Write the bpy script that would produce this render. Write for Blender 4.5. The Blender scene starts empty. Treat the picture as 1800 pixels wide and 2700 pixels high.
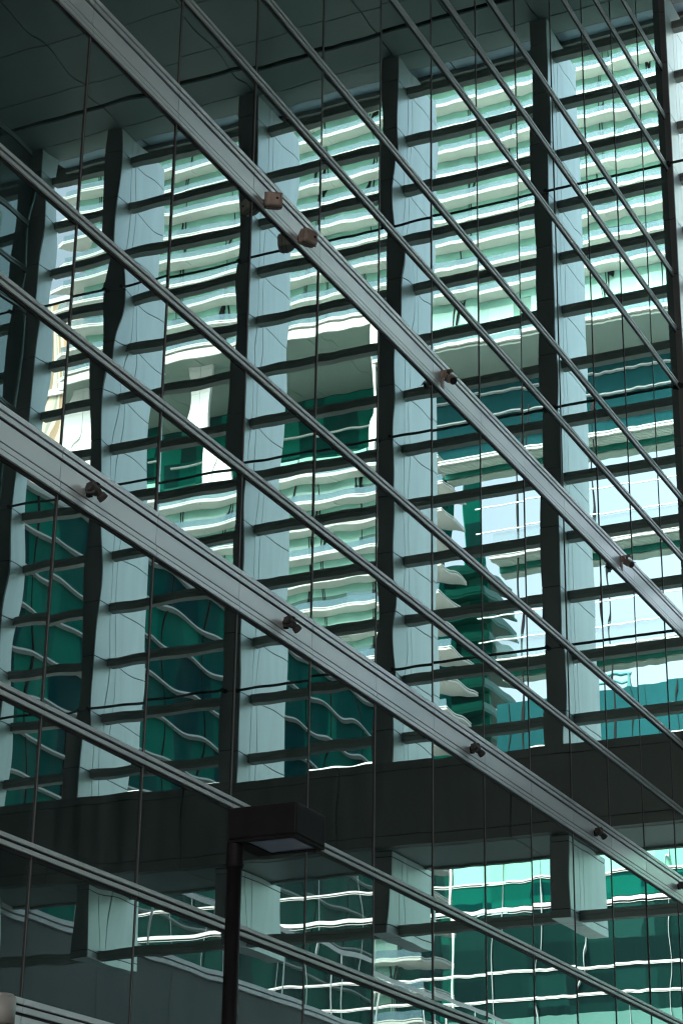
import bpy, math, random
from mathutils import Vector, Matrix
random.seed(7)
S = bpy.context.scene
COL = S.collection
# ------------------------------------------------------------------ camera
F, YAW, PITCH, ROLL, D = 5489.27, 1.1195, 0.39167, 0.01567, 8.62382
cy, sy, cp, sp = math.cos(YAW), math.sin(YAW), math.cos(PITCH), math.sin(PITCH)
fw = Vector((sy*cp, cy*cp, sp)); rt = Vector((cy, -sy, 0)); up = rt.cross(fw)
cr, sr = math.cos(ROLL), math.sin(ROLL)
R = cr*rt + sr*up; U = -sr*rt + cr*up
CAMLOC = Vector((0, -D, 0))
cd = bpy.data.cameras.new('camera'); cam = bpy.data.objects.new('camera', cd); COL.objects.link(cam)
cam.matrix_world = Matrix(((R.x, U.x, -fw.x, 0), (R.y, U.y, -fw.y, -D), (R.z, U.z, -fw.z, 0), (0, 0, 0, 1)))
cd.sensor_fit = 'VERTICAL'; cd.sensor_height = 36; cd.lens = 36*F/2700
cd.clip_start = 0.1; cd.clip_end = 6000
S.camera = cam
# ------------------------------------------------------------------ sky, sun, exposure
SUN_EL, SUN_AZ = math.radians(48), math.radians(205)     # azimuth of the sun measured from +x towards +y
w = bpy.data.worlds.new('World'); S.world = w; w.use_nodes = True
nt = w.node_tree; nt.nodes.clear()
sky = nt.nodes.new('ShaderNodeTexSky'); sky.sky_type = 'NISHITA'; sky.sun_disc = False
sky.sun_elevation = SUN_EL; sky.sun_rotation = math.pi/2 - SUN_AZ
sky.dust_density = 7.0; sky.air_density = 1.0; sky.ozone_density = 1.0
bg = nt.nodes.new('ShaderNodeBackground'); bg.inputs[1].default_value = 0.15
wo = nt.nodes.new('ShaderNodeOutputWorld')
hs = nt.nodes.new('ShaderNodeHueSaturation'); hs.inputs['Saturation'].default_value = .5; hs.inputs['Value'].default_value = 1.12
nt.links.new(sky.outputs[0], hs.inputs['Color']); nt.links.new(hs.outputs[0], bg.inputs[0]); nt.links.new(bg.outputs[0], wo.inputs[0])
sd = bpy.data.lights.new('sun', 'SUN'); sd.energy = 0.8; sd.angle = math.radians(10); sd.color = (1, .95, .88)
so = bpy.data.objects.new('sun', sd); COL.objects.link(so)
sv = Vector((math.cos(SUN_EL)*math.cos(SUN_AZ), math.cos(SUN_EL)*math.sin(SUN_AZ), math.sin(SUN_EL)))
so.rotation_euler = sv.to_track_quat('Z', 'Y').to_euler()
S.view_settings.view_transform = 'Standard'; S.view_settings.look = 'None'
S.view_settings.gamma = 1; S.view_settings.exposure = 2.47
try:
    S.cycles.max_bounces = 10; S.cycles.glossy_bounces = 5; S.cycles.transparent_max_bounces = 16
    S.cycles.sample_clamp_indirect = 6
    S.cycles.filter_width = 1.3
except Exception: pass

# ------------------------------------------------------------------ helpers
class MB:
    def __init__(s): s.v = []; s.f = []
    def box(s, x0, x1, y0, y1, z0, z1):
        x0, x1 = min(x0, x1), max(x0, x1); y0, y1 = min(y0, y1), max(y0, y1); z0, z1 = min(z0, z1), max(z0, z1)
        i = len(s.v)
        s.v += [(x0,y0,z0),(x1,y0,z0),(x1,y1,z0),(x0,y1,z0),(x0,y0,z1),(x1,y0,z1),(x1,y1,z1),(x0,y1,z1)]
        s.f += [(i,i+3,i+2,i+1),(i+4,i+5,i+6,i+7),(i,i+1,i+5,i+4),(i+1,i+2,i+6,i+5),(i+2,i+3,i+7,i+6),(i+3,i,i+4,i+7)]
        return s
    def prism(s, poly, z0, z1):             # poly: list of (x, y); any winding
        a = sum(poly[k][0]*poly[(k+1) % len(poly)][1]-poly[(k+1) % len(poly)][0]*poly[k][1] for k in range(len(poly)))
        if a < 0: poly = poly[::-1]
        i = len(s.v); n = len(poly)
        s.v += [(x, y, z0) for x, y in poly] + [(x, y, z1) for x, y in poly]
        s.f.append(tuple(i+k for k in reversed(range(n)))); s.f.append(tuple(i+n+k for k in range(n)))
        for k in range(n): s.f.append((i+k, i+(k+1) % n, i+n+(k+1) % n, i+n+k))
        return s
    def tube(s, a, b, r0, r1=None, n=16, caps=True):
        a, b = Vector(a), Vector(b); r1 = r0 if r1 is None else r1
        d = (b-a).normalized(); q = d.to_track_quat('Z', 'Y'); i = len(s.v)
        for c, r in ((a, r0), (b, r1)):
            for k in range(n):
                t = 2*math.pi*k/n; s.v.append(tuple(c + q @ Vector((r*math.cos(t), r*math.sin(t), 0))))
        for k in range(n): s.f.append((i+k, i+(k+1) % n, i+n+(k+1) % n, i+n+k))
        if caps:
            s.f.append(tuple(i+k for k in reversed(range(n)))); s.f.append(tuple(i+n+k for k in range(n)))
        return s
    def build(s, name, m, parent=None, smooth=False, bevel=0, loc=None):
        me = bpy.data.meshes.new(name); me.from_pydata(s.v, [], s.f); me.update()
        o = bpy.data.objects.new(name, me); COL.objects.link(o)
        for mm in (m if isinstance(m, (list, tuple)) else [m]): me.materials.append(mm)
        if parent is not None: o.parent = parent
        if loc: o.location = loc
        if smooth:
            for p in me.polygons: p.use_smooth = True
        if bevel:
            b = o.modifiers.new('bevel', 'BEVEL'); b.width = bevel; b.segments = 2; b.limit_method = 'ANGLE'
        return o
def tag(o, label=None, cat=None, group=None, kind=None):
    if label: o['label'] = label
    if cat: o['category'] = cat
    if group: o['group'] = group
    if kind: o['kind'] = kind
    return o
def thing(name, label, cat, loc=(0, 0, 0), rz=0, group=None):
    o = bpy.data.objects.new(name, None); COL.objects.link(o); o.location = loc; o.rotation_euler = (0, 0, rz)
    o.empty_display_size = .3
    return tag(o, label, cat, group)
def copy_tree(o, parent=None):
    c = o.copy(); COL.objects.link(c); c.parent = parent
    for ch in [k for k in bpy.data.objects if k.parent == o and k is not c]: copy_tree(ch, c)
    return c
def mat(name, col, rough=.6, metal=0, spec=.5, var=0.0, scale=3.0, bump=0.0, bscale=40, streak=False):
    m = bpy.data.materials.new(name); m.use_nodes = True; n = m.node_tree; b = n.nodes['Principled BSDF']
    b.inputs['Base Color'].default_value = (*col, 1); b.inputs['Roughness'].default_value = rough
    b.inputs['Metallic'].default_value = metal; b.inputs['Specular IOR Level'].default_value = spec
    tc = n.nodes.new('ShaderNodeNewGeometry')
    if var:
        no = n.nodes.new('ShaderNodeTexNoise'); no.inputs['Scale'].default_value = scale; no.inputs['Detail'].default_value = 5
        mp = n.nodes.new('ShaderNodeMapping'); n.links.new(tc.outputs['Position'], mp.inputs[0])
        if streak: mp.inputs['Scale'].default_value = (4, 4, .35)
        n.links.new(mp.outputs[0], no.inputs['Vector'])
        mr = n.nodes.new('ShaderNodeMapRange'); mr.inputs[1].default_value = .3; mr.inputs[2].default_value = .7
        mr.inputs[3].default_value = 1-var; mr.inputs[4].default_value = 1+var
        n.links.new(no.outputs['Fac'], mr.inputs[0])
        mx = n.nodes.new('ShaderNodeMix'); mx.data_type = 'RGBA'; mx.blend_type = 'MULTIPLY'; mx.inputs[0].default_value = 1
        mx.inputs[6].default_value = (*col, 1); n.links.new(mr.outputs[0], mx.inputs[7]); n.links.new(mx.outputs[2], b.inputs['Base Color'])
        mr2 = n.nodes.new('ShaderNodeMapRange'); mr2.inputs[3].default_value = max(0, rough-.08); mr2.inputs[4].default_value = min(1, rough+.08)
        n.links.new(no.outputs['Fac'], mr2.inputs[0]); n.links.new(mr2.outputs[0], b.inputs['Roughness'])
    if bump:
        no = n.nodes.new('ShaderNodeTexNoise'); no.inputs['Scale'].default_value = bscale; n.links.new(tc.outputs['Position'], no.inputs['Vector'])
        bp = n.nodes.new('ShaderNodeBump'); bp.inputs['Strength'].default_value = bump; bp.inputs['Distance'].default_value = .01
        n.links.new(no.outputs['Fac'], bp.inputs['Height']); n.links.new(bp.outputs[0], b.inputs['Normal'])
    return m
def mirror_glass(name, tint, base, r0, gain):
    m = bpy.data.materials.new(name); m.use_nodes = True; n = m.node_tree; n.nodes.clear()
    out = n.nodes.new('ShaderNodeOutputMaterial'); mix = n.nodes.new('ShaderNodeMixShader')
    g = n.nodes.new('ShaderNodeBsdfGlossy'); g.inputs['Color'].default_value = (*tint, 1); g.inputs['Roughness'].default_value = 0.0
    d = n.nodes.new('ShaderNodeBsdfDiffuse'); d.inputs['Color'].default_value = (*base, 1)
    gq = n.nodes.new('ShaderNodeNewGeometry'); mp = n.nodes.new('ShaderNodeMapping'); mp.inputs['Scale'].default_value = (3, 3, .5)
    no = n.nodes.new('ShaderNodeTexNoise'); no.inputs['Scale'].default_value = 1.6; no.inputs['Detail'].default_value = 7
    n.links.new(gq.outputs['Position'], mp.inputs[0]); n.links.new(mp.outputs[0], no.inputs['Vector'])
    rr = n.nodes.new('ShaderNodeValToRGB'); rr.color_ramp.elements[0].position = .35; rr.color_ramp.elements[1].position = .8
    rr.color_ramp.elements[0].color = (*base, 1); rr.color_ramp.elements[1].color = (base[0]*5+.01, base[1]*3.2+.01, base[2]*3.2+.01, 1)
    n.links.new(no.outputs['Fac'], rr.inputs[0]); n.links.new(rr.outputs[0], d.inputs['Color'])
    fr = n.nodes.new('ShaderNodeFresnel'); fr.inputs['IOR'].default_value = 1.52
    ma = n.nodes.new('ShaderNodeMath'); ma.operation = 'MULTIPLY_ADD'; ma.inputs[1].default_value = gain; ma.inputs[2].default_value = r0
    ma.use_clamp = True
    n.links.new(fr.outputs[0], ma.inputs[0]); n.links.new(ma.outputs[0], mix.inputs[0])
    n.links.new(d.outputs[0], mix.inputs[1]); n.links.new(g.outputs[0], mix.inputs[2]); n.links.new(mix.outputs[0], out.inputs[0])
    return m
def cell_glass(name, cols, bay, floor, z0, rough=.12, axis=1, thr=None, x0=0.0, refl=.5):
    """glass wall whose panes differ from bay to bay: blinds drawn, rooms dark, panes of another tint"""
    m = bpy.data.materials.new(name); m.use_nodes = True; n = m.node_tree; b = n.nodes['Principled BSDF']
    tc = n.nodes.new('ShaderNodeNewGeometry'); sp_ = n.nodes.new('ShaderNodeSeparateXYZ'); n.links.new(tc.outputs['Position'], sp_.inputs[0])
    def cell(sock, size, off):
        a = n.nodes.new('ShaderNodeMath'); a.operation = 'SUBTRACT'; a.inputs[1].default_value = off; n.links.new(sock, a.inputs[0])
        c = n.nodes.new('ShaderNodeMath'); c.operation = 'DIVIDE'; c.inputs[1].default_value = size; n.links.new(a.outputs[0], c.inputs[0])
        f = n.nodes.new('ShaderNodeMath'); f.operation = 'FLOOR'; n.links.new(c.outputs[0], f.inputs[0]); return f.outputs[0]
    cb = n.nodes.new('ShaderNodeCombineXYZ')
    n.links.new(cell(sp_.outputs[axis], bay, x0), cb.inputs[0]); n.links.new(cell(sp_.outputs[2], floor, z0), cb.inputs[1])
    wn = n.nodes.new('ShaderNodeTexWhiteNoise'); wn.noise_dimensions = '3D'; n.links.new(cb.outputs[0], wn.inputs['Vector'])
    r = n.nodes.new('ShaderNodeValToRGB'); r.color_ramp.interpolation = 'CONSTANT'
    e = r.color_ramp.elements
    while len(e) < len(cols): e.new(.5)
    for k, (p, c) in enumerate(cols): e[k].position = p; e[k].color = (*c, 1)
    n.links.new(wn.outputs['Value'], r.inputs[0]); n.links.new(r.outputs[0], b.inputs['Base Color'])
    b.inputs['Roughness'].default_value = rough; b.inputs['Specular IOR Level'].default_value = refl
    return m

M = {}
M['panel'] = mat('grey_metal_panel', (.68, .76, .77), .36, .5, var=.06, scale=.8, bump=.05, bscale=120)
M['strip'] = mat('grey_aluminium', (.50, .58, .575), .38, .3, var=.05, scale=2)
M['mullion'] = mat('dark_bronze_frame', (.020, .017, .019), .55, .05, spec=.3)
M['cap'] = mat('pale_aluminium_cap', (.12, .128, .128), .45, .2)
M['gasket'] = mat('black_gasket', (.008, .008, .009), .7)
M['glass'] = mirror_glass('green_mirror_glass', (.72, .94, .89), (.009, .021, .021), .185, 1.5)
M['fin'] = mat('pale_metal_fin', (.76, .87, .855), .42, .55, var=.07, scale=1.2, streak=True)
M['finface_shaded'] = mat('shaded_fin_face', (.15, .15, .15), .5, .1, var=.1, scale=1)  # front of the pale fins, with the court's shade put into the colour
M['joint'] = mat('dark_joint', (.012, .014, .015), .8)
M['beam'] = mat('dark_metal_beam', (.20, .215, .20), .5, .2, var=.1, scale=2)
M['spandrel'] = mat('brown_grey_spandrel', (.135, .122, .115), .5, .2, var=.15, scale=.7)
M['soffit'] = mat('grey_soffit_panel', (.21, .27, .26), .5, .1, var=.12, scale=.5)
M['blue_panel'] = mat('blue_grey_metal', (.28, .40, .48), .4, .2, var=.06, scale=.8)
M['paving'] = mat('grey_paving', (.22, .22, .21), .8, var=.15, scale=.4)
M['body'] = mat('dark_wall', (.07, .075, .08), .8, var=.1)
M['cream'] = mat('cream_render', (.62, .615, .58), .7, var=.04, scale=.05)
M['white'] = mat('white_paint', (.86, .86, .84), .5)
M['greenedge'] = mat('green_glass_edge', (.012, .13, .095), .3, spec=.05)
M['teal'] = mat('teal_cladding', (.014, .075, .085), .6, spec=0, var=.15, scale=.12)
M['brown'] = mat('brown_painted_metal', (.27, .20, .17), .55, .2, var=.25, scale=12)
M['darkmetal'] = mat('black_painted_metal', (.007, .0065, .007), .6, .0, spec=.12, var=.3, scale=10)
M['dull'] = mat('dark_weathered_metal', (.05, .047, .045), .6, .3, var=.4, scale=18)
M['lens'] = mat('dark_lens', (.01, .01, .012), .08)
M['lampglass'] = mat('lamp_glass', (.12, .15, .25), .1, .0, spec=.9)
M['granite'] = mat('grey_coping', (.55, .56, .57), .6, var=.08)
M['podium'] = mat('grey_podium_wall', (.06, .065, .068), .6, var=.08, scale=.4)
M['steelpost'] = mat('pale_steel_post', (.36, .36, .34), .5, .5, var=.05)

# ------------------------------------------------------------------ ground
g = MB(); g.box(-1500, 3000, -2000, 2000, -2.2, -1.6)
tag(g.build('ground', M['paving']), kind='structure')

# ------------------------------------------------------------------ curtain walls
X0, P = 11.1517, 1.5
LEV = [1.0, 2.24, 3.52, 4.60, 6.575, 7.79, 8.87, 10.89, 12.11, 13.19, 15.29, 16.36, 17.42, 19.52, 20.57, 21.59, 23.26]
BAND = {2.24: .2, 6.575: .2, 10.89: .2}
def half(z): return BAND.get(z, .044)
def pane_mesh(mb, w_, h_, ox=0, oz=0, seed=0, sgn=-1, y=0.0, wav=1.0):
    rn = random.Random(seed)
    nx, nz = max(6, int(w_/.05)), max(6, int(h_/.05))
    tx, tz = rn.gauss(0, .0017), rn.gauss(0, .0009)
    wv = []
    for k in range(5):
        lx, lz = rn.uniform(.45, .95), rn.uniform(.8, 1.9)
        sl = rn.uniform(.0002, .00055)*wav
        wv.append((sl*min(lx, lz)/(2*math.pi), 2*math.pi/lx, 2*math.pi/lz, rn.uniform(0, 6.28), rn.uniform(0, 6.28)))
    pil = rn.uniform(-.00012, .00022)
    i = len(mb.v)
    for b in range(nz+1):
        for a in range(nx+1):
            x, z = w_*a/nx, h_*b/nz
            d = tx*(x-w_/2) + tz*(z-h_/2) + pil*(1-(2*x/w_-1)**2)*(1-(2*z/h_-1)**2)*2
            for am, kx, kz, p1, p2 in wv: d += am*math.sin(kx*x+p1)*math.sin(kz*z+p2)
            mb.v.append((ox+x, y + d, oz+z))
    for b in range(nz):
        for a in range(nx):
            q = (i+b*(nx+1)+a, i+b*(nx+1)+a+1, i+(b+1)*(nx+1)+a+1, i+(b+1)*(nx+1)+a)
            mb.f.append(q if sgn < 0 else q[::-1])
def proj(x, y, z):
    d = Vector((x, y, z))-CAMLOC; t = d.dot(fw)
    return (900+F*d.dot(R)/t, 1350-F*d.dot(U)/t) if t > .1 else (1e9, 1e9)
def curtain_wall(root, yw, sgn, n0, n1, vis):
    """sgn -1: glass faces -y, +1: faces +y"""
    xa, xb = X0+P*n0, X0+P*n1
    Y = lambda d: yw + sgn*d            # d = how far a piece stands proud of the glass
    # panes, ordered by how large they show
    panes = []
    for a, b in zip(LEV, LEV[1:]):
        z0, z1 = a+half(a), b-half(b)
        for n in range(n0, n1):
            x0 = X0+P*n
            pts = [proj(x, yw, z) for x in (x0, x0+P) for z in (z0, z1)]
            xs = [max(0, min(1800, p[0])) for p in pts]; ys = [max(0, min(2700, p[1])) for p in pts]
            ar = (max(xs)-min(xs))*(max(ys)-min(ys)) if vis else (100-abs(n-12))
            panes.append((ar, x0, z0, z1, n))
    panes.sort(key=lambda t: -t[0])
    rest = MB()
    for k, (ar, x0, z0, z1, n) in enumerate(panes):
        sd_ = hash((n, int(z0*100), int(yw))) & 0xffffff
        if k < (100 if vis else 60):
            mb = MB(); pane_mesh(mb, P-.012, z1-z0, 0, 0, sd_, sgn, wav=1.55 if n < 3 else 1.25 if n < 6 else .95)
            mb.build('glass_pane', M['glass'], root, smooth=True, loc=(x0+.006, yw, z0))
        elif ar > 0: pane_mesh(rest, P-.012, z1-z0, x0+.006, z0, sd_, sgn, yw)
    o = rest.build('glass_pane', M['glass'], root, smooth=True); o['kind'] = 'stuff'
    # mullions
    for n in range(n0, n1+1):
        x = X0+P*n
        mb = MB()
        for a, b in zip(LEV, LEV[1:]):
            mb.box(x-.016, x+.016, Y(-.02), Y(.005), a+half(a)-.004, b-half(b)+.004)
        o = mb.build('mullion', M['mullion'], root)
        c = MB()
        for a, b in zip(LEV, LEV[1:]):
            c.box(x-.006, x+.003, Y(.0052), Y(.009), a+half(a)-.002, b-half(b)+.002)
        c.build('cap', M['cap'], o)
    # transoms and spandrels: pieces run from mullion to mullion with a hairline joint
    for z in LEV:
        h = half(z)
        big = z in BAND
        mb, gk = MB(), MB()
        gk.box(xa, xb, Y(-.03), Y(.008), z-h-.030, z+h+.010)
        for n in range(n0, n1):
            a, b = X0+P*n+.004, X0+P*(n+1)-.004
            if big:
                mb.box(a, b, Y(.0), Y(.030), z+h-.042, z+h)
                mb.box(a, b, Y(.0), Y(.024), z+h-.100, z+h-.058)
                mb.box(a, b, Y(.0), Y(.016), z-h+.112, z+h-.124)
                mb.box(a, b, Y(.0), Y(.024), z-h+.052, z-h+.094)
                mb.box(a, b, Y(.0), Y(.030), z-h, z-h+.038)
            else:
                mb.box(a, b, Y(.0), Y(.030), z+.011, z+h)
                mb.box(a, b, Y(.0), Y(.026), z-h, z-.011)
        o = mb.build('spandrel_band' if big else 'transom', M['panel'] if big else M['strip'], root)
        gk.build('gasket', M['gasket'], o)
    # wall below the glass
    mb = MB(); mb.box(xa, xb, Y(0), Y(.06), -1.6, 1.0-.075); mb.build('plinth', M['panel'], root)
    mb = MB(); mb.box(xa-18, xb, yw-sgn*.06, yw-sgn*16, -1.6, 23.3); mb.box(xa-18, xa, Y(0), Y(-.06), -1.6, 23.3)
    mb.build('wall', M['body'], root)
office = thing('office_building', 'green mirror glass office facade with grey spandrel bands filling the view', 'building', (X0, 0, -1.6))
office.matrix_world = Matrix.Translation((0, 0, 0))
curtain_wall(office, 0.0, -1, -3, 13, True)
opp = thing('office_building', 'matching glass wing seen reflected at the far left edge of the facade', 'building')
curtain_wall(opp, -13.45, 1, 0, 13, False)
# edge post where the facade ends
mb = MB(); mb.box(X0+P*13+.02, X0+P*13+.06, -.035, .05, -1.6, 23.26); mb.build('corner_post', M['granite'], office)
mb = MB(); mb.box(X0+P*13+.06, X0+P*13+.075, -.03, .05, -1.6, 23.26); mb.build('corner_gasket', M['gasket'], office)

# ------------------------------------------------------------------ portico of tall fins with cross beams (east end of the court)
XC = 30.58
def ZL(l): return 22.766 - 1.071*l
port = thing('portico', 'tall open screen of grey metal fins and dark cross beams, seen mirrored', 'portico', (XC, 0, -1.6))
port.matrix_world = Matrix.Translation((0, 0, 0))
YV = [(-.15, .11), (2.15, 2.47), (5.16, 5.48), (8.12, 8.44), (11.15, 11.47), (13.12, 13.42)]   # distance from the facade
def fin(y0, y1, ztop, zbot, dep=1.75):
    """one fin clad in panels with open joints"""
    ya, yb = -y1, -y0
    core = MB(); core.box(XC+.012, XC+dep-.01, ya+.012, yb-.012, zbot+.01, ztop)
    cl = MB(); fr = MB()
    zs = [ztop] + [ZL(l) for l in range(16) if zbot+.05 < ZL(l) < ztop-.05] + [zbot]
    for k, (a, b) in enumerate(zip(zs, zs[1:])):
        t, u = a-.009, b+.009
        fr.box(XC, XC+.03, ya, yb, u, t)
        for (p, q) in ((.031, .46), (.475, .66), (.675, dep)) if dep > 1 else ((.031, dep),):
            cl.box(XC+p, XC+q, ya, yb, u, t)
    o = cl.build('fin', M['fin'], port)
    core.build('core', M['joint'], o)
    fr.build('front_face', M['finface_shaded'], o)
for y0, y1 in YV:
    dp = .50 if y0 > 13 else 1.75
    fin(y0, y1, 23.3, 9.3, dp)
    if y0 > 0: fin(y0, y1, 7.87, 6.56, dp)
for l in range(0, 16):
    if 13 <= l <= 14: continue
    z = ZL(l) - .02
    for k in range(5):
        a, b = YV[k][1]+.003, YV[k+1][0]-.003
        mb = MB(); mb.box(XC+.40, XC+.57, -b, -a, z-.092, z-.008); mb.box(XC+.40, XC+.57, -b, -a, z, z+.068)
        mb.box(XC+.42, XC+.55, -b, -a, z-.008, z)
        mb.build('cross_beam', M['beam'], port)
for l in (3, 7, 11):
    for k in range(5):
        a, b = YV[k][1]-.06, YV[k+1][0]+.02
        mb = MB(); z = ZL(l)
        mb.tube((XC-.07, -a, z), (XC-.07, -b, z), .024, n=12)
        for yy in (a, b):
            mb.tube((XC-.11, -yy, z), (XC-.0, -yy, z), .034, n=12)
        mb.build('rail', M['joint'], port, smooth=False)
# solid spandrel storey
mb = MB(); sp_ = MB(); sp_.box(XC-.17, XC-.03, -13.44, -.09, 7.90, 9.26)
o = sp_.build('spandrel_core', M['joint'], port)
def strips(a, b, w_):
    r = []; x = a
    while x < b-.01: r.append((x, min(x+w_, b))); x += w_
    return r
for (a, b) in strips(.09, 13.44, 2.97):
    for (z0, z1) in ((7.885, 8.05), (8.065, 9.13), (9.145, 9.285)):
        mb.box(XC-.2, XC-.03, -b+.008, -a-.008, z0, z1)
mb.build('spandrel', M['spandrel'], port)
mb = MB()
for (a, b) in strips(.09, 13.44, 2.97): mb.box(XC-.02, XC+1.30, -b+.008, -a-.008, 7.88, 9.285)
mb.build('walkway_slab', M['soffit'], port)
mb = MB(); mb.box(XC+1.31, XC+1.40, -13.44, -.09, 7.84, 9.28); mb.build('walkway_edge', M['beam'], port)

# ------------------------------------------------------------------ canopy over the court
can = thing('canopy', 'grey panelled canopy soffit roofing the court above the screen', 'canopy')
mb = MB(); core = MB(); core.box(-24, 31.9, -32, 20, 23.62, 24.3)
core.box(-24, XC-.9, -13.44, -.002, 23.34, 23.62); core.box(XC-.75, 31.1, -13.44, -.002, 23.34, 23.62)
xs = [29.7, 28.97, 27.49, 26.0, 24.5, 23.0, 21.5, 20, 18.5, 17, 15.5, 14, 12, 9, 6, 2, -2, -8, -14, -24]
ys = [.0, 2.3, 3.78, 5.25, 6.75, 8.2, 9.7, 11.15, 13.44]
for a, b in zip(xs, xs[1:]):
    for c, d in zip(ys, ys[1:]): mb.box(b+.012, a-.012, -d+.012, -c-.012, 23.30, 23.338)
for c, d in zip(ys, ys[1:]):
    mb.box(29.83, 30.56, -d+.012, -c-.012, 23.30, 23.338)
    mb.box(30.585, 31.12, -d+.012, -c-.012, 23.30, 23.338)
mb.build('soffit_panel', M['soffit'], can)
core.build('roof', M['joint'], can)
mb = MB()
for a, b in strips(0, 13.44, 2.24):
    mb.box(31.16, 31.72, -b+.012, -a-.012, 23.52, 23.60); 
mb.build('outer_soffit', M['blue_panel'], can)
mb = MB(); mb.box(31.125, 31.15, -13.44, 0, 23.30, 23.6); mb.box(31.74, 31.82, -13.44, 0, 23.44, 23.60); mb.box(31.84, 31.92, -32, 20, 23.40, 23.61)
mb.build('edge_trim', M['beam'], can)
# west end of the court: unseen wall added to keep light out, open below
blockw = thing('light_block_wall', 'plain dark wall added unseen behind the viewer to cut light in the court', 'wall')
mb = MB(); mb.box(-24.4, -24.0, -13.44, 0, 5, 23.6); mb.build('wall', M['body'], blockw)

# ------------------------------------------------------------------ things fixed to the bands of the facade
def floodlight(name, label, cat, x, z, yaw, tilt, group):
    """square-backed weathered floodlight on a wall bracket"""
    t = thing(name, label, cat, (x, -.02, z), 0, group)
    mb = MB(); mb.box(-.05, .05, -.10, .0, -.04, .04); mb.build('bracket', M['dull'], t)
    h = MB()
    # housing: front plate and tapering back
    rings = [(-.125, .118), (-.055, .135), (.03, .13), (.10, .10), (.13, .075)]     # (y, half size)
    for (yy, q) in rings:
        h.v += [(-q, yy, -q*.9), (q, yy, -q*.9), (q, yy, q*.9), (-q, yy, q*.9)]
    h.f.append((0, 1, 2, 3)); n4 = 4*(len(rings)-1)
    for r in range(0, n4, 4):
        for k in range(4): h.f.append((r+k, r+4+k, r+4+(k+1) % 4, r+(k+1) % 4))
    h.f.append((n4+3, n4+2, n4+1, n4))
    o = h.build('housing', M['brown'], t, bevel=.03)
    o.location = (0, -.15, 0); o.rotation_euler = (tilt, 0, yaw); t.scale = (.66, .66, .66)
    e = MB(); e.tube((.05, -.122, .0), (.05, -.129, .0), .020, n=16); e.build('lens', M['lens'], o)
    s_ = MB(); s_.box(-.1365, .1365, -.06, -.054, -.1235, .1235); s_.box(-.1325, .1325, .0, .006, -.1195, .1195); s_.build('seam', M['darkmetal'], o)
    return t
floodlight('wall_floodlight', 'square brown floodlight on the upper band, left one of the close pair', 'floodlight', 15.88, 10.77, math.radians(-58), math.radians(4), 'floodlights on the upper band')
floodlight('wall_floodlight', 'angular brown floodlight on the upper band, right one of the close pair', 'floodlight', 16.64, 10.75, math.radians(-20), math.radians(2), 'floodlights on the upper band')
def bracket_light(x, z, label, yaw):
    t = thing('bracket_light', label, 'light', (x, -.02, z), 0, 'bracket lights on the upper band'); t.scale = (.72, .72, .72)
    mb = MB(); mb.box(-.07, .05, -.012, .0, -.17, .12); mb.build('wall_plate', M['brown'], t)
    mb = MB(); mb.box(-.07, .05, -.20, -.012, .108, .12); mb.box(-.07, -.058, -.10, -.012, -.02, .106); mb.build('top_plate', M['brown'], t)
    mb = MB(); mb.tube((0, -.12, .107), (0, -.12, .03), .02); mb.build('swivel', M['dull'], t)
    h = MB(); h.box(-.075, .075, -.085, .075, -.06, .06)
    h.tube((0, -.083, 0), (0, -.125, 0), .052, .068, n=20); h.box(-.08, .08, -.15, -.087, .062, .07)
    o = h.build('lamp_head', M['brown'], t, bevel=.008); o.location = (.02, -.14, -.02); o.rotation_euler = (math.radians(38), 0, yaw)
    e = MB(); e.tube((0, -.126, 0), (0, -.129, 0), .058, n=20); e.build('lens', M['lens'], o)
bracket_light(20.42, 10.86, 'brown swivel light under a square bracket in the middle of the upper band', math.radians(-40))
bracket_light(27.05, 10.88, 'brown swivel light under a square bracket near the right end of the upper band', math.radians(-35))
def spot(x, z, label):
    t = thing('spotlight', label, 'spotlight', (x, -.02, z), 0, 'spotlights on the lower band'); t.scale = (.68, .68, .68)
    mb = MB(); mb.tube((-.02, 0, .03), (-.02, -.07, .03), .035, n=14); mb.box(-.03, .03, -.06, -.0, -.05, .06); mb.build('bracket', M['darkmetal'], t)
    h = MB(); h.tube((-.13, -.10, .03), (.02, -.13, -.005), .062, .06, n=12); h.box(-.10, -.05, -.16, -.04, -.05, .085); h.box(-.03, .0, -.175, -.06, -.045, .07)
    h.tube((.015, -.13, .0), (.06, -.15, -.035), .045, .045, n=16)
    h.build('housing', M['dull'], t, bevel=.006)
    b = MB(); b.tube((.05, -.15, -.03), (.10, -.17, -.065), .058, .064, n=20); o = b.build('barrel', M['dull'], t)
    e = MB(); e.tube((.101, -.1705, -.066), (.104, -.172, -.068), .04, n=16); e.build('lens', M['lens'], o)
    y = MB(); y.box(-.01, .10, -.11, -.09, .06, .078); y.box(.07, .10, -.11, -.0, .05, .068); y.box(-.05, .02, -.16, -.13, .085, .10)
    y.build('yoke', M['darkmetal'], t)
spot(13.05, 6.53, 'dark barrel spotlight on the lower band nearest the left edge')
spot(16.55, 6.53, 'dark barrel spotlight on the lower band, second from the left edge')
spot(21.2, 6.53, 'dark barrel spotlight on the lower band at its centre, third from the left')
spot(25.45, 6.53, 'small dark spotlight on the lower band, fourth from the left edge')
spot(29.12, 6.57, 'dark spotlight on the lower band cut off by the right edge of the photo')

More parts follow.
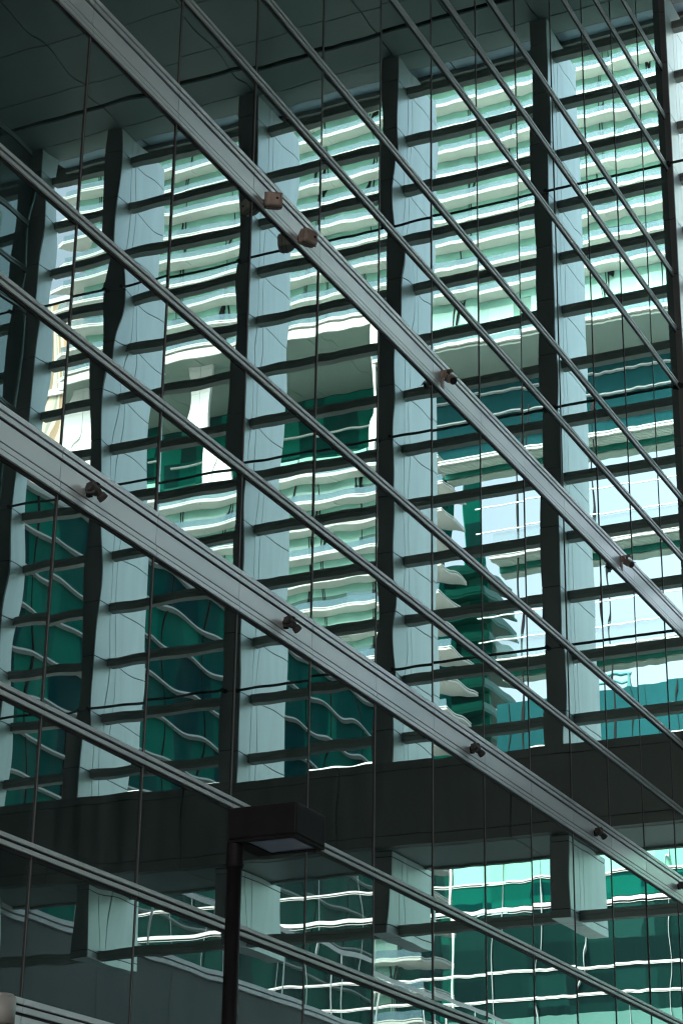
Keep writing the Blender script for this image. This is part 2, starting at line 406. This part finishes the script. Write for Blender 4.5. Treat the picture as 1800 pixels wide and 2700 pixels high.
# ------------------------------------------------------------------ shoebox lamp post in front of the glass
lx, ly = 12.80, -1.625
lamp = thing('street_lamp', 'black shoebox street lamp on a round post in front of the glass', 'street lamp', (lx, ly, -1.6))
mb = MB(); mb.tube((0, 0, 0), (0, 0, 4.90), .058, .053, n=28); mb.build('pole', M['darkmetal'], lamp, smooth=False)
mb = MB(); mb.tube((0, 0, 0), (0, 0, .05), .14, n=24); mb.tube((0, 0, .05), (0, 0, .22), .075, n=24); mb.build('base_plate', M['darkmetal'], lamp)
mb = MB(); mb.tube((0, 0, 4.88), (0, 0, 5.052), .061, n=28); mb.tube((0, 0, 4.895), (0, 0, 4.905), .067, n=28); mb.build('collar', M['darkmetal'], lamp)
hx0, hx1, hy0, hy1, hz0, hz1 = -.07, .40, -.515, .03, 5.05, 5.30
mb = MB(); mb.box(hx0, hx1, hy0, hy1, hz0+.02, hz1); hd = mb.build('lamp_head', M['darkmetal'], lamp, bevel=.012)
mb = MB()
mb.box(hx0+.004, hx1-.004, hy0+.004, hy0+.045, hz0, hz0+.019); mb.box(hx0+.004, hx1-.004, -.10, hy1-.004, hz0, hz0+.019)
mb.box(hx0+.004, hx0+.045, hy0+.046, -.101, hz0, hz0+.019); mb.box(hx1-.045, hx1-.004, hy0+.046, -.101, hz0, hz0+.019)
mb.build('door_frame', M['darkmetal'], hd)
mb = MB(); mb.box(hx0+.046, hx1-.046, hy0+.047, -.102, hz0+.008, hz0+.018); mb.build('glass', M['lampglass'], hd)

# short pale post at the lower left
pst = thing('vent_pipe', 'rounded pale metal pipe standing before the lower left band', 'pipe', (10.93, -1.0, -1.6))
mb = MB(); mb.tube((0, 0, 0), (0, 0, 3.56), .105, n=40); mb.tube((0, 0, 3.56), (0, 0, 3.725), .118, n=40); mb.tube((0, 0, 3.725), (0, 0, 3.745), .118, .10, n=40)
mb.build('pipe', M['steelpost'], pst, smooth=False)
mb = MB(); mb.tube((0, 0, 3.53), (0, 0, 3.55), .12, n=40); mb.build('seal', M['gasket'], pst)
for p in bpy.data.objects:
    if p.name.startswith('pole') or p.name.startswith('pipe'):
        for f in p.data.polygons: f.use_smooth = len(f.vertices) == 4
exec_bg = True

# ------------------------------------------------------------------ the city beyond the portico (x grows away from the court; yv = distance from the facade plane)
mint = (.33, .58, .50); mint2 = (.40, .62, .56); em = (.006, .10, .075); tealc = (.006, .04, .045); sb = (.14, .28, .33); dk = (.006, .022, .024)
M['edge'] = mat('off_white_edge', (.66, .66, .63), .6)
M['tower_glass'] = cell_glass('tower_glass', [(0, mint), (.36, mint2), (.66, (.10, .27, .21)), (.76, mint), (.90, em), (.95, mint2)], 3.1, 3.34, 97.0-3.34*30, x0=-140, refl=.25)
M['tower_glass_low'] = cell_glass('tower_glass_low', [(0, mint2), (.2, em), (.42, mint), (.62, sb), (.80, em), (.93, dk)], 3.1, 3.34, 97.0-3.34*30, x0=-140, refl=.25)
M['emerald'] = cell_glass('emerald_glass', [(0, (.003, .055, .050)), (.25, (.003, .085, .066)), (.5, (.004, .12, .088)), (.72, (.002, .03, .034)), (.88, (.005, .07, .06))], 2.6, 2.62, 50.5-2.62*20, axis=0, rough=.12, refl=0)
M['kglass'] = cell_glass('green_balcony_glass', [(0, (.006, .15, .11)), (.3, (.01, .22, .16)), (.6, (.005, .07, .06)), (.8, (.05, .26, .19)), (.92, (.01, .06, .055))], 2.4, 3.4, 88, rough=.12, refl=0)
M['wglass'] = cell_glass('shopfront_glass', [(0, (.005, .021, .0195)), (.4, (.004, .014, .014)), (.7, (.006, .029, .026)), (.9, (.010, .042, .037))], 2.1, 1.4, 0, rough=.05, refl=0)
M['wglass_hi'] = cell_glass('pale_upper_glass', [(0, (.20, .48, .36)), (.4, (.16, .42, .31)), (.7, (.24, .52, .41)), (.88, (.06, .28, .2))], 2.1, 1.2, 21.3, rough=.08, refl=.1)
M['wglass_mid'] = cell_glass('emerald_upper_glass', [(0, (.003, .07, .052)), (.45, (.004, .09, .068)), (.8, (.002, .03, .028))], 2.1, .6, 0, rough=.06, refl=0)
M['wglass_low'] = mat('pale_teal_glass', (.085, .185, .165), .15, spec=0, var=.1, scale=.3)
def see_through(name, col, a, rough=.05):
    m = bpy.data.materials.new(name); m.use_nodes = True; n = m.node_tree; b = n.nodes['Principled BSDF']
    b.inputs['Base Color'].default_value = (*col, 1); b.inputs['Roughness'].default_value = rough; b.inputs['Alpha'].default_value = a; b.inputs['Specular IOR Level'].default_value = .12
    return m
M['rail_glass'] = see_through('blue_balustrade_glass', (.12, .21, .26), .6)
M['haze_glass'] = see_through('faint_balustrade_glass', (.2, .3, .33), .16)
M['green_film'] = see_through('green_film_glass', (.012, .15, .11), .88)
M['clear_green'] = see_through('clear_green_glass', (.001, .014, .012), .2)
M['undercroft'] = mat('grey_green_soffit', (.32, .38, .34), .7, var=.05, scale=.1)
M['slab_shade'] = mat('green_slab_shade', (.24, .47, .39), .15, spec=.1, var=.25, scale=.15)

# --- residential tower, 200 m off
tw = thing('residential_tower', 'pale tower of cream balcony slabs and mint glass, rising behind the screen', 'tower', (200, -100, -1.6))
tw.matrix_world = Matrix.Translation((0, 0, 0))
def slab(z, ya, yb, tip, root=tw, x=200.0, cream='cream', rightend=False, tipsgn=1, fh=3.34, d=1.8, g='tower_glass', glassx=None):
    """cream balcony slab with a doubled white edge; ya<yb in yv; a pointed corner at yb (and at ya if rightend)"""
    poly = [(x, ya), (x+d+3, ya)] if not rightend else [(x, ya), (x+7.0, ya), (x+d+2.5, ya+3.2)]
    poly = poly + ([(x+d+3, yb-4.5), (x+.6, yb), (x, yb-1.4)] if tip else [(x+d+3, yb), (x, yb)])
    P2 = [(a, -b) for a, b in poly]
    mb = MB(); mb.prism(P2, z-.30, z-.02)
    o = mb.build('balcony', M[cream], root)
    ed = MB()
    y1 = yb-1.4 if tip else yb; y0 = ya
    ed.box(x-.10, x-.01, -y1, -y0, z-.26, z-.15); ed.box(x-.08, x-.0, -y1, -y0, z+.03, z+.13)
    if tip:
        for (za, zb) in ((-.30, -.10), (0, .17)): ed.prism([(x-.10, -y1), (x, -y1), (x+.62, -yb), (x+.55, -yb-.12)], z+za, z+zb)
    if rightend:
        for (za, zb) in ((-.26, -.15), (.03, .13)): ed.box(x+.01, x+7.0, -ya+.005, -ya+.09, z+za, z+zb)
    ed.build('edge', M['edge'], o)
    rb = MB(); y = y0+1.0
    while y < y1-1: rb.box(x+.02, x+d-.1, -y-.08, -y+.08, z-.38, z-.302); y += 6.2
    rb.build('rib', M['edge'], o)
    bl = MB(); bl.box(x+.05, x+.09, -y1, -y0, z+.16, z+.95); bl.build('balustrade', M['rail_glass'], o)
    return o
LV = [97.0+3.34*k for k in range(-26, 20)]
for z in LV:
    if z > 148.5: slab(z, 10, 131.5, True)
    elif z > 116: slab(z, 10, 131.8-(z % 2.1)*.25, True)
    elif 110 < z < 111: slab(z, 10, 85.5, False)
    elif 96.5 < z < 98: slab(z, 77.0, 131, True, rightend=True)
    elif z < 96.5: slab(z, 76.3+(z % 1.3)*.4, 131, True, rightend=True)
def wall(z0, z1, ya, yb, x, m, root, name='glass_wall'):
    mb = MB(); mb.box(x, x+.3, -yb, -ya, z0, z1); o = mb.build(name, M[m], root)
    hh = MB(); hh.box(x-.03, x-.005, -yb, -ya, z1-.95, z1); hh.build('window_top_shade', M['slab_shade'], o)  # darker strip stands in for the balcony slab's shadow on the glass
    ml = MB(); y = ya
    rn = random.Random(int(z0*7+ya))
    while y < yb:
        ml.box(x-.12, x-.005, -y-.06, -y+.06, z0, z1)
        if rn.random() < .45: ml.box(x-.12, x-.005, -y-.42, -y-.30, z0, z1)
        y += 6.2
    ml.build('mullion', M['darkmetal'], o)
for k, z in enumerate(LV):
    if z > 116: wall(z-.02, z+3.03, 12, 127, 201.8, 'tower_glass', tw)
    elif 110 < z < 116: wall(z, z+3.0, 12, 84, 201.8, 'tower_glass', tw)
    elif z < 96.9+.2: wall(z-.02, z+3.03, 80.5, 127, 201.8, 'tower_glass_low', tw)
# sky garden between the two blocks: high soffit, white piers, green glass back wall
mb = MB()
for (xa, xb, ya, yb, z) in ((200.4, 218, 85.5, 131, 116.9),):
    y = ya
    while y < yb-.1:
        mb.box(xa, xa+5.5, -min(y+7.6, yb)+.03, -y-.03, z-.5, z-.33); mb.box(xa+5.56, xb, -min(y+7.6, yb)+.03, -y-.03, z-.5, z-.33); y += 7.6
mb.box(200.3, 208, -85.4, -10, 109.7, 109.95); mb.box(208.04, 216, -85.4, -10, 109.7, 109.95)
mb.build('sky_garden_soffit', M['undercroft'], tw)
mb = MB(); mb.box(200.1, 200.35, -131, -85.5, 115.4, 116.55); mb.box(200.1, 200.5, -85.5, -85.0, 98, 116.5)
mb.build('fascia', M['cream'], tw)
for (ya, yb) in ((107.0, 110.3), (124.9, 128.0), (86.4, 87.0)):
    mb = MB(); zc = 97.2
    while zc < 116.3:
        z1 = min(zc+3.1, 116.38)
        if yb-ya > 1: mb.box(204, 204.6, -(ya+yb)/2+.03, -ya, zc+.03, z1); mb.box(204, 204.6, -yb, -(ya+yb)/2-.03, zc+.03, z1)
        else: mb.box(203, 204.2, -yb, -ya, zc+.03, z1)
        zc = z1
    mb.build('pier', M['white'], tw)
mb = MB(); mb.box(218, 218.4, -131, -85.5, 97, 116.3); ob = mb.build('garden_glass_wall', M['kglass'], tw)
mb = MB()
for zz in (113.9, 110.6, 107.2, 103.9, 100.5): mb.box(216.9, 217.2, -123, -85.6, zz, zz+.22)
mb.build('rail', M['white'], ob)
mb = MB(); mb.box(208, 208.5, -85.2, -12, 97.5, 109.6); o = mb.build('garden_glass_wall', M['teal'], tw)
mb = MB()
for zz in (107.2, 104.4, 101.5): mb.box(207.4, 207.9, -84, -12, zz, zz+.16)
mb.build('rail', M['granite'], o)
rn = random.Random(5)
mb = MB(); mb.box(202.9, 226, -126.5, -12, 116.6, 164); mb.box(202.9, 211, -126.5, -80.4, -1.6, 96.6); mb.box(219, 226, -126.5, -86, 96.6, 116.6)
mb.build('core', M['emerald'], tw)
mb = MB()
for (x_, y_) in ((203.5, 113.5), (206, 101)): mb.box(x_, x_+.8, -y_-.5, -y_+.5, 116.15, 116.38)
mb.build('ceiling_light', M['white'], tw)

# --- striped apartment tower far left
def stripes():
    m = bpy.data.materials.new('striped_render'); m.use_nodes = True; n = m.node_tree; b = n.nodes['Principled BSDF']
    gq = n.nodes.new('ShaderNodeNewGeometry'); sx = n.nodes.new('ShaderNodeSeparateXYZ'); n.links.new(gq.outputs['Position'], sx.inputs[0])
    dv = n.nodes.new('ShaderNodeMath'); dv.operation = 'DIVIDE'; dv.inputs[1].default_value = .42; n.links.new(sx.outputs[1], dv.inputs[0])
    fl = n.nodes.new('ShaderNodeMath'); fl.operation = 'FLOOR'; n.links.new(dv.outputs[0], fl.inputs[0])
    wn = n.nodes.new('ShaderNodeTexWhiteNoise'); wn.noise_dimensions = '1D'; n.links.new(fl.outputs[0], wn.inputs['W'])
    r = n.nodes.new('ShaderNodeValToRGB'); e = r.color_ramp.elements; e[0].color = (.30, .22, .14, 1); e[1].color = (.85, .76, .6, 1)
    e.new(.35).color = (.62, .38, .22, 1); e.new(.5).color = (.75, .66, .5, 1); e.new(.75).color = (.36, .35, .3, 1)
    n.links.new(wn.outputs['Value'], r.inputs[0]); n.links.new(r.outputs[0], b.inputs['Base Color']); b.inputs['Roughness'].default_value = .7
    return m
M['stripe'] = stripes()
st = thing('apartment_tower', 'distant tower with brown and cream vertical stripes behind the pale tower', 'tower', (300, -200, -1.6))
st.matrix_world = Matrix.Translation((0, 0, 0))
mb = MB(); mb.box(300, 318, -202.8, -186, -1.6, 192.4); mb.build('wall', M['stripe'], st)
mb = MB(); mb.box(299.6, 318.4, -203.2, -185.6, 192.4, 193.4); mb.build('roof', M['granite'], st)
mb = MB(); mb.box(299.4, 299.9, -203.1, -186, 172, 173.2); mb.build('ledge', M['white'], st)

# --- emerald glass block whose wall runs away from the court
M['gedge'] = mat('grey_floor_edge', (.36, .38, .385), .6)
ge = thing('glass_office_block', 'dark emerald glass block with thin pale floor lines, behind the fins at lower left', 'building', (120, -60, -1.6))
ge.matrix_world = Matrix.Translation((0, 0, 0))
mb = MB(); mb.box(84, 150, -85, -60, -1.6, 50.3); mb.build('glass_wall', M['emerald'], ge)
mb = MB()
z = 50.3
while z > 0:
    mb.box(83.9, 150.1, -60, -59.6, z-.075, z+.045); z -= 2.62
mb.box(83.8, 150.2, -85.1, -59.6, 50.3, 50.6)
mb.build('floor_edge', M['gedge'], ge)
mb = MB(); x = 84.0
while x < 150: mb.box(x-.03, x+.03, -59.99, -59.9, 0, 50.2); x += 5.2
mb.build('mullion', M['darkmetal'], ge)
mb = MB(); mb.box(150.02, 150.4, -84, -60.2, 0, 49.6); mb.build('side_wall', M['kglass'], ge)

# --- green balcony tower behind, pointed balconies to the right
kt = thing('green_tower', 'green glass tower with pointed balconies jutting against the sky at centre right', 'tower', (262, -110, -1.6))
kt.matrix_world = Matrix.Translation((0, 0, 0))
mb = MB(); mb.prism([(262, -99.0), (262, -96.2), (282, -104.5), (282, -107.5)], 108.01, 127); mb.prism([(262, -150), (262, -96.2), (290, -107.5), (290, -150)], -1.6, 108); mb.build('glass_wall', M['kglass'], kt)
zz = 75.5
while zz < 108:
    e_ = random.uniform(-.25, .25)
    mb = MB(); mb.prism([(259.5, -130), (259.5, -94.4+e_), (272.6, -94.4+e_), (268, -98.6), (264, -130)], zz, zz+.34)
    o = mb.build('balcony', M['greenedge'], kt)
    mb = MB(); mb.box(259.42, 259.49, -130, -94.4+e_, zz+.36, zz+1.3); mb.box(259.5, 271.4, -94.42+e_, -94.36+e_, zz+.36, zz+1.3)
    mb.build('balustrade', M['green_film'], o)
    mb = MB(); mb.prism([(262.02, -96.1), (262.02, -95.0), (264, -95.6), (264, -96.7)], zz+.32, zz+3.3); mb.build('bay_window', M['kglass'], kt)
    zz += 3.42

# --- terrace building right behind the screen: open floors with railings against the sky
te = thing('terrace_building', 'open terrace block of thin white rails and louvred slabs against pale sky', 'building', (60, 0, -1.6))
te.matrix_world = Matrix.Translation((0, 0, 0))
for z in (28.75, 25.02, 21.35):
    L = -17 if z > 28 else -14.9
    mb = MB(); mb.box(60, 60.1, L, 24, z-.06, z); mb.box(60, 60.1, L, 24, z+.05, z+.09); o = mb.build('floor_slab', M['edge'], te)
    mb = MB()
    for k in range(6): mb.box(60.12+k*.115, 60.20+k*.115, L, 24, z-.10, z-.05)
    mb.box(60.82, 61.3, L, 24, z-.35, z+.1); mb.build('louvre', M['undercroft'], o)
    mb = MB(); mb.box(60.70, 60.80, L, 24, z-.30, z-.12); mb.build('glass_edge', M['greenedge'], o)
for z in (26.85, 25.95, 22.95, 22.1, 19.2):
    mb = MB(); mb.box(60.02, 60.08, -15.6, 24, z-.016, z+.016); mb.build('rail', M['white'], te)
for z in (25.15, 21.5):
    mb = MB(); mb.box(60.12, 60.14, -14.9, 24, z, z+.75); mb.build('balustrade', M['haze_glass'], te)
mb = MB(); mb.box(60, 60.12, -28, 24, 18.19, 18.33); mb.box(60, 60.12, -14.9, 24, 19.16, 19.25); mb.build('parapet', M['white'], te)
mb = MB(); mb.box(60.3, 63, -17, 24, 16.5, 18.3); mb.build('wall', M['podium'], te)
y = 14.0
while y > -24:
    mb = MB(); mb.box(60.15, 60.21, -y-.025, -y+.025, 18.3, 30.5); mb.build('post', M['darkmetal'], te); y -= 2.85
mb = MB(); mb.box(60, 62, 23.6, 24, -1.6, 30); mb.build('column', M['cream'], te)

# --- teal building with a roof crane
tb = thing('teal_building', 'teal clad building with a flat roofline low in the right sky gap', 'building', (150, -42, -1.6))
tb.matrix_world = Matrix.Translation((0, 0, 0))
mb = MB(); mb.box(150, 175, -50, 40, -1.6, 49.9); mb.build('wall', M['teal'], tb)
mb = MB(); y = -49.0
while y < 40: mb.box(149.95, 149.995, y-.03, y+.03, 0, 49.8); y += 2.4
mb.build('panel_joint', M['darkmetal'], tb)
rc = thing('roof_crane', 'small teal window-cleaning crane arching over the roof beside the fin', 'crane', (153, -40, 49.9))
rc.matrix_world = Matrix.Translation((0, 0, 0))
M['cranet'] = mat('teal_paint', (.03, .2, .21), .5)
mb = MB(); mb.box(150.6, 151.1, -39.9, -39.45, 49.9, 51.3); mb.build('mast', M['cranet'], rc)
mb = MB()
pts = [(-39.3, 51.25), (-40.6, 51.4), (-42.2, 51.35), (-43.2, 51.0), (-43.8, 50.4)]
for (a, b), (c, d) in zip(pts, pts[1:]): mb.tube((150.9, a, b), (150.9, c, d), .15, n=10)
mb.build('jib', M['cranet'], rc)
mb = MB()
pts = [(-39.7, 50.55), (-41.0, 50.8), (-42.6, 50.7), (-46.0, 50.3)]
for (a, b), (c, d) in zip(pts, pts[1:]): mb.tube((150.9, a, b), (150.9, c, d), .11, n=10)
mb.build('stay', M['cranet'], rc)

# --- glass building with white grid, just beyond the portico at low level
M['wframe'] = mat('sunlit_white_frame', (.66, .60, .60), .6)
wb = thing('white_framed_building', 'green glass building with sunlit white grid lines at lower right', 'building', (90, -20, -1.6))
wb.matrix_world = Matrix.Translation((0, 0, 0))
for (m, z0, z1) in (('wglass_hi', 21.3, 23.8), ('wglass_mid', 20.1, 21.2), ('wglass', 17.1, 19.8), ('wglass', 15.85, 17.0), ('wglass', 15.0, 15.75), ('wglass_low', -1.6, 15.0)):
    mb = MB(); mb.box(90.1, 90.2, -28.7, 30, z0, z1); mb.build('glass_wall', M[m], wb)
for (m, z0, z1) in (('clear_green', 20.1, 23.8), ('clear_green', 15.85, 19.8), ('clear_green', 4, 15.75)):
    mb = MB(); mb.box(90.1, 90.16, -47, -28.9, z0, z1); mb.build('glass_wall', M[m], wb)
for (z, t, p) in ((21.28, .035, .05), (21.18, .012, .05), (19.95, .085, .12), (19.78, .012, .05), (17.06, .04, .05), (16.98, .01, .05), (15.82, .04, .05), (15.74, .01, .05), (14.1, .04, .05), (12.4, .04, .05)):
    mb = MB(); mb.box(90.1-p, 90.08, -47, 30, z-t, z+t); mb.build('transom', M['wframe'], wb)
y = 47.0
while y > -30:
    if abs(y-28.8) < 1.4: y = 28.8
    big = abs(y-28.8) < .1
    mb = MB(); mb.box(90.03, 90.085, -y-(.05 if big else .009 if y < 29 else .005), -y+(.05 if big else .009 if y < 29 else .005), 3, 23.8); mb.build('mullion', M['wframe'] if big else M['gedge'], wb); y -= 2.1
mb = MB(); mb.box(96, 110, -28.5, 30, -1.6, 23.6); mb.box(90.2, 97, -28.6, 30, 23.8, 24.1); mb.build('wall', M['body'], wb)

# --- podium wall beyond the portico
pw = thing('podium_wall', 'plain grey wall with pale coping receding below the fins at lower left', 'wall', (40, -13.5, -1.6))
pw.matrix_world = Matrix.Translation((0, 0, 0))
mb = MB()
x = 31.46
while x < 58: mb.box(x+.006, x+2.994, -14.0, -13.45, -1.6, 7.66); x += 3
mb.build('wall', M['podium'], pw)
mb = MB(); mb.box(31.46, 60, -14.05, -13.38, 7.68, 7.76); mb.box(31.46, 60, -14.05, -13.36, 7.79, 7.88); mb.build('coping', M['granite'], pw)
mb = MB(); mb.box(33, 75, -13.42, -13.38, 9.33, 9.43); mb.build('handrail', M['granite'], pw)
mb = MB(); x = 33.5
while x < 75: mb.tube((x, -13.4, 7.88), (x, -13.4, 9.33), .02, n=8); x += 3
mb.build('handrail_post', M['granite'], pw)
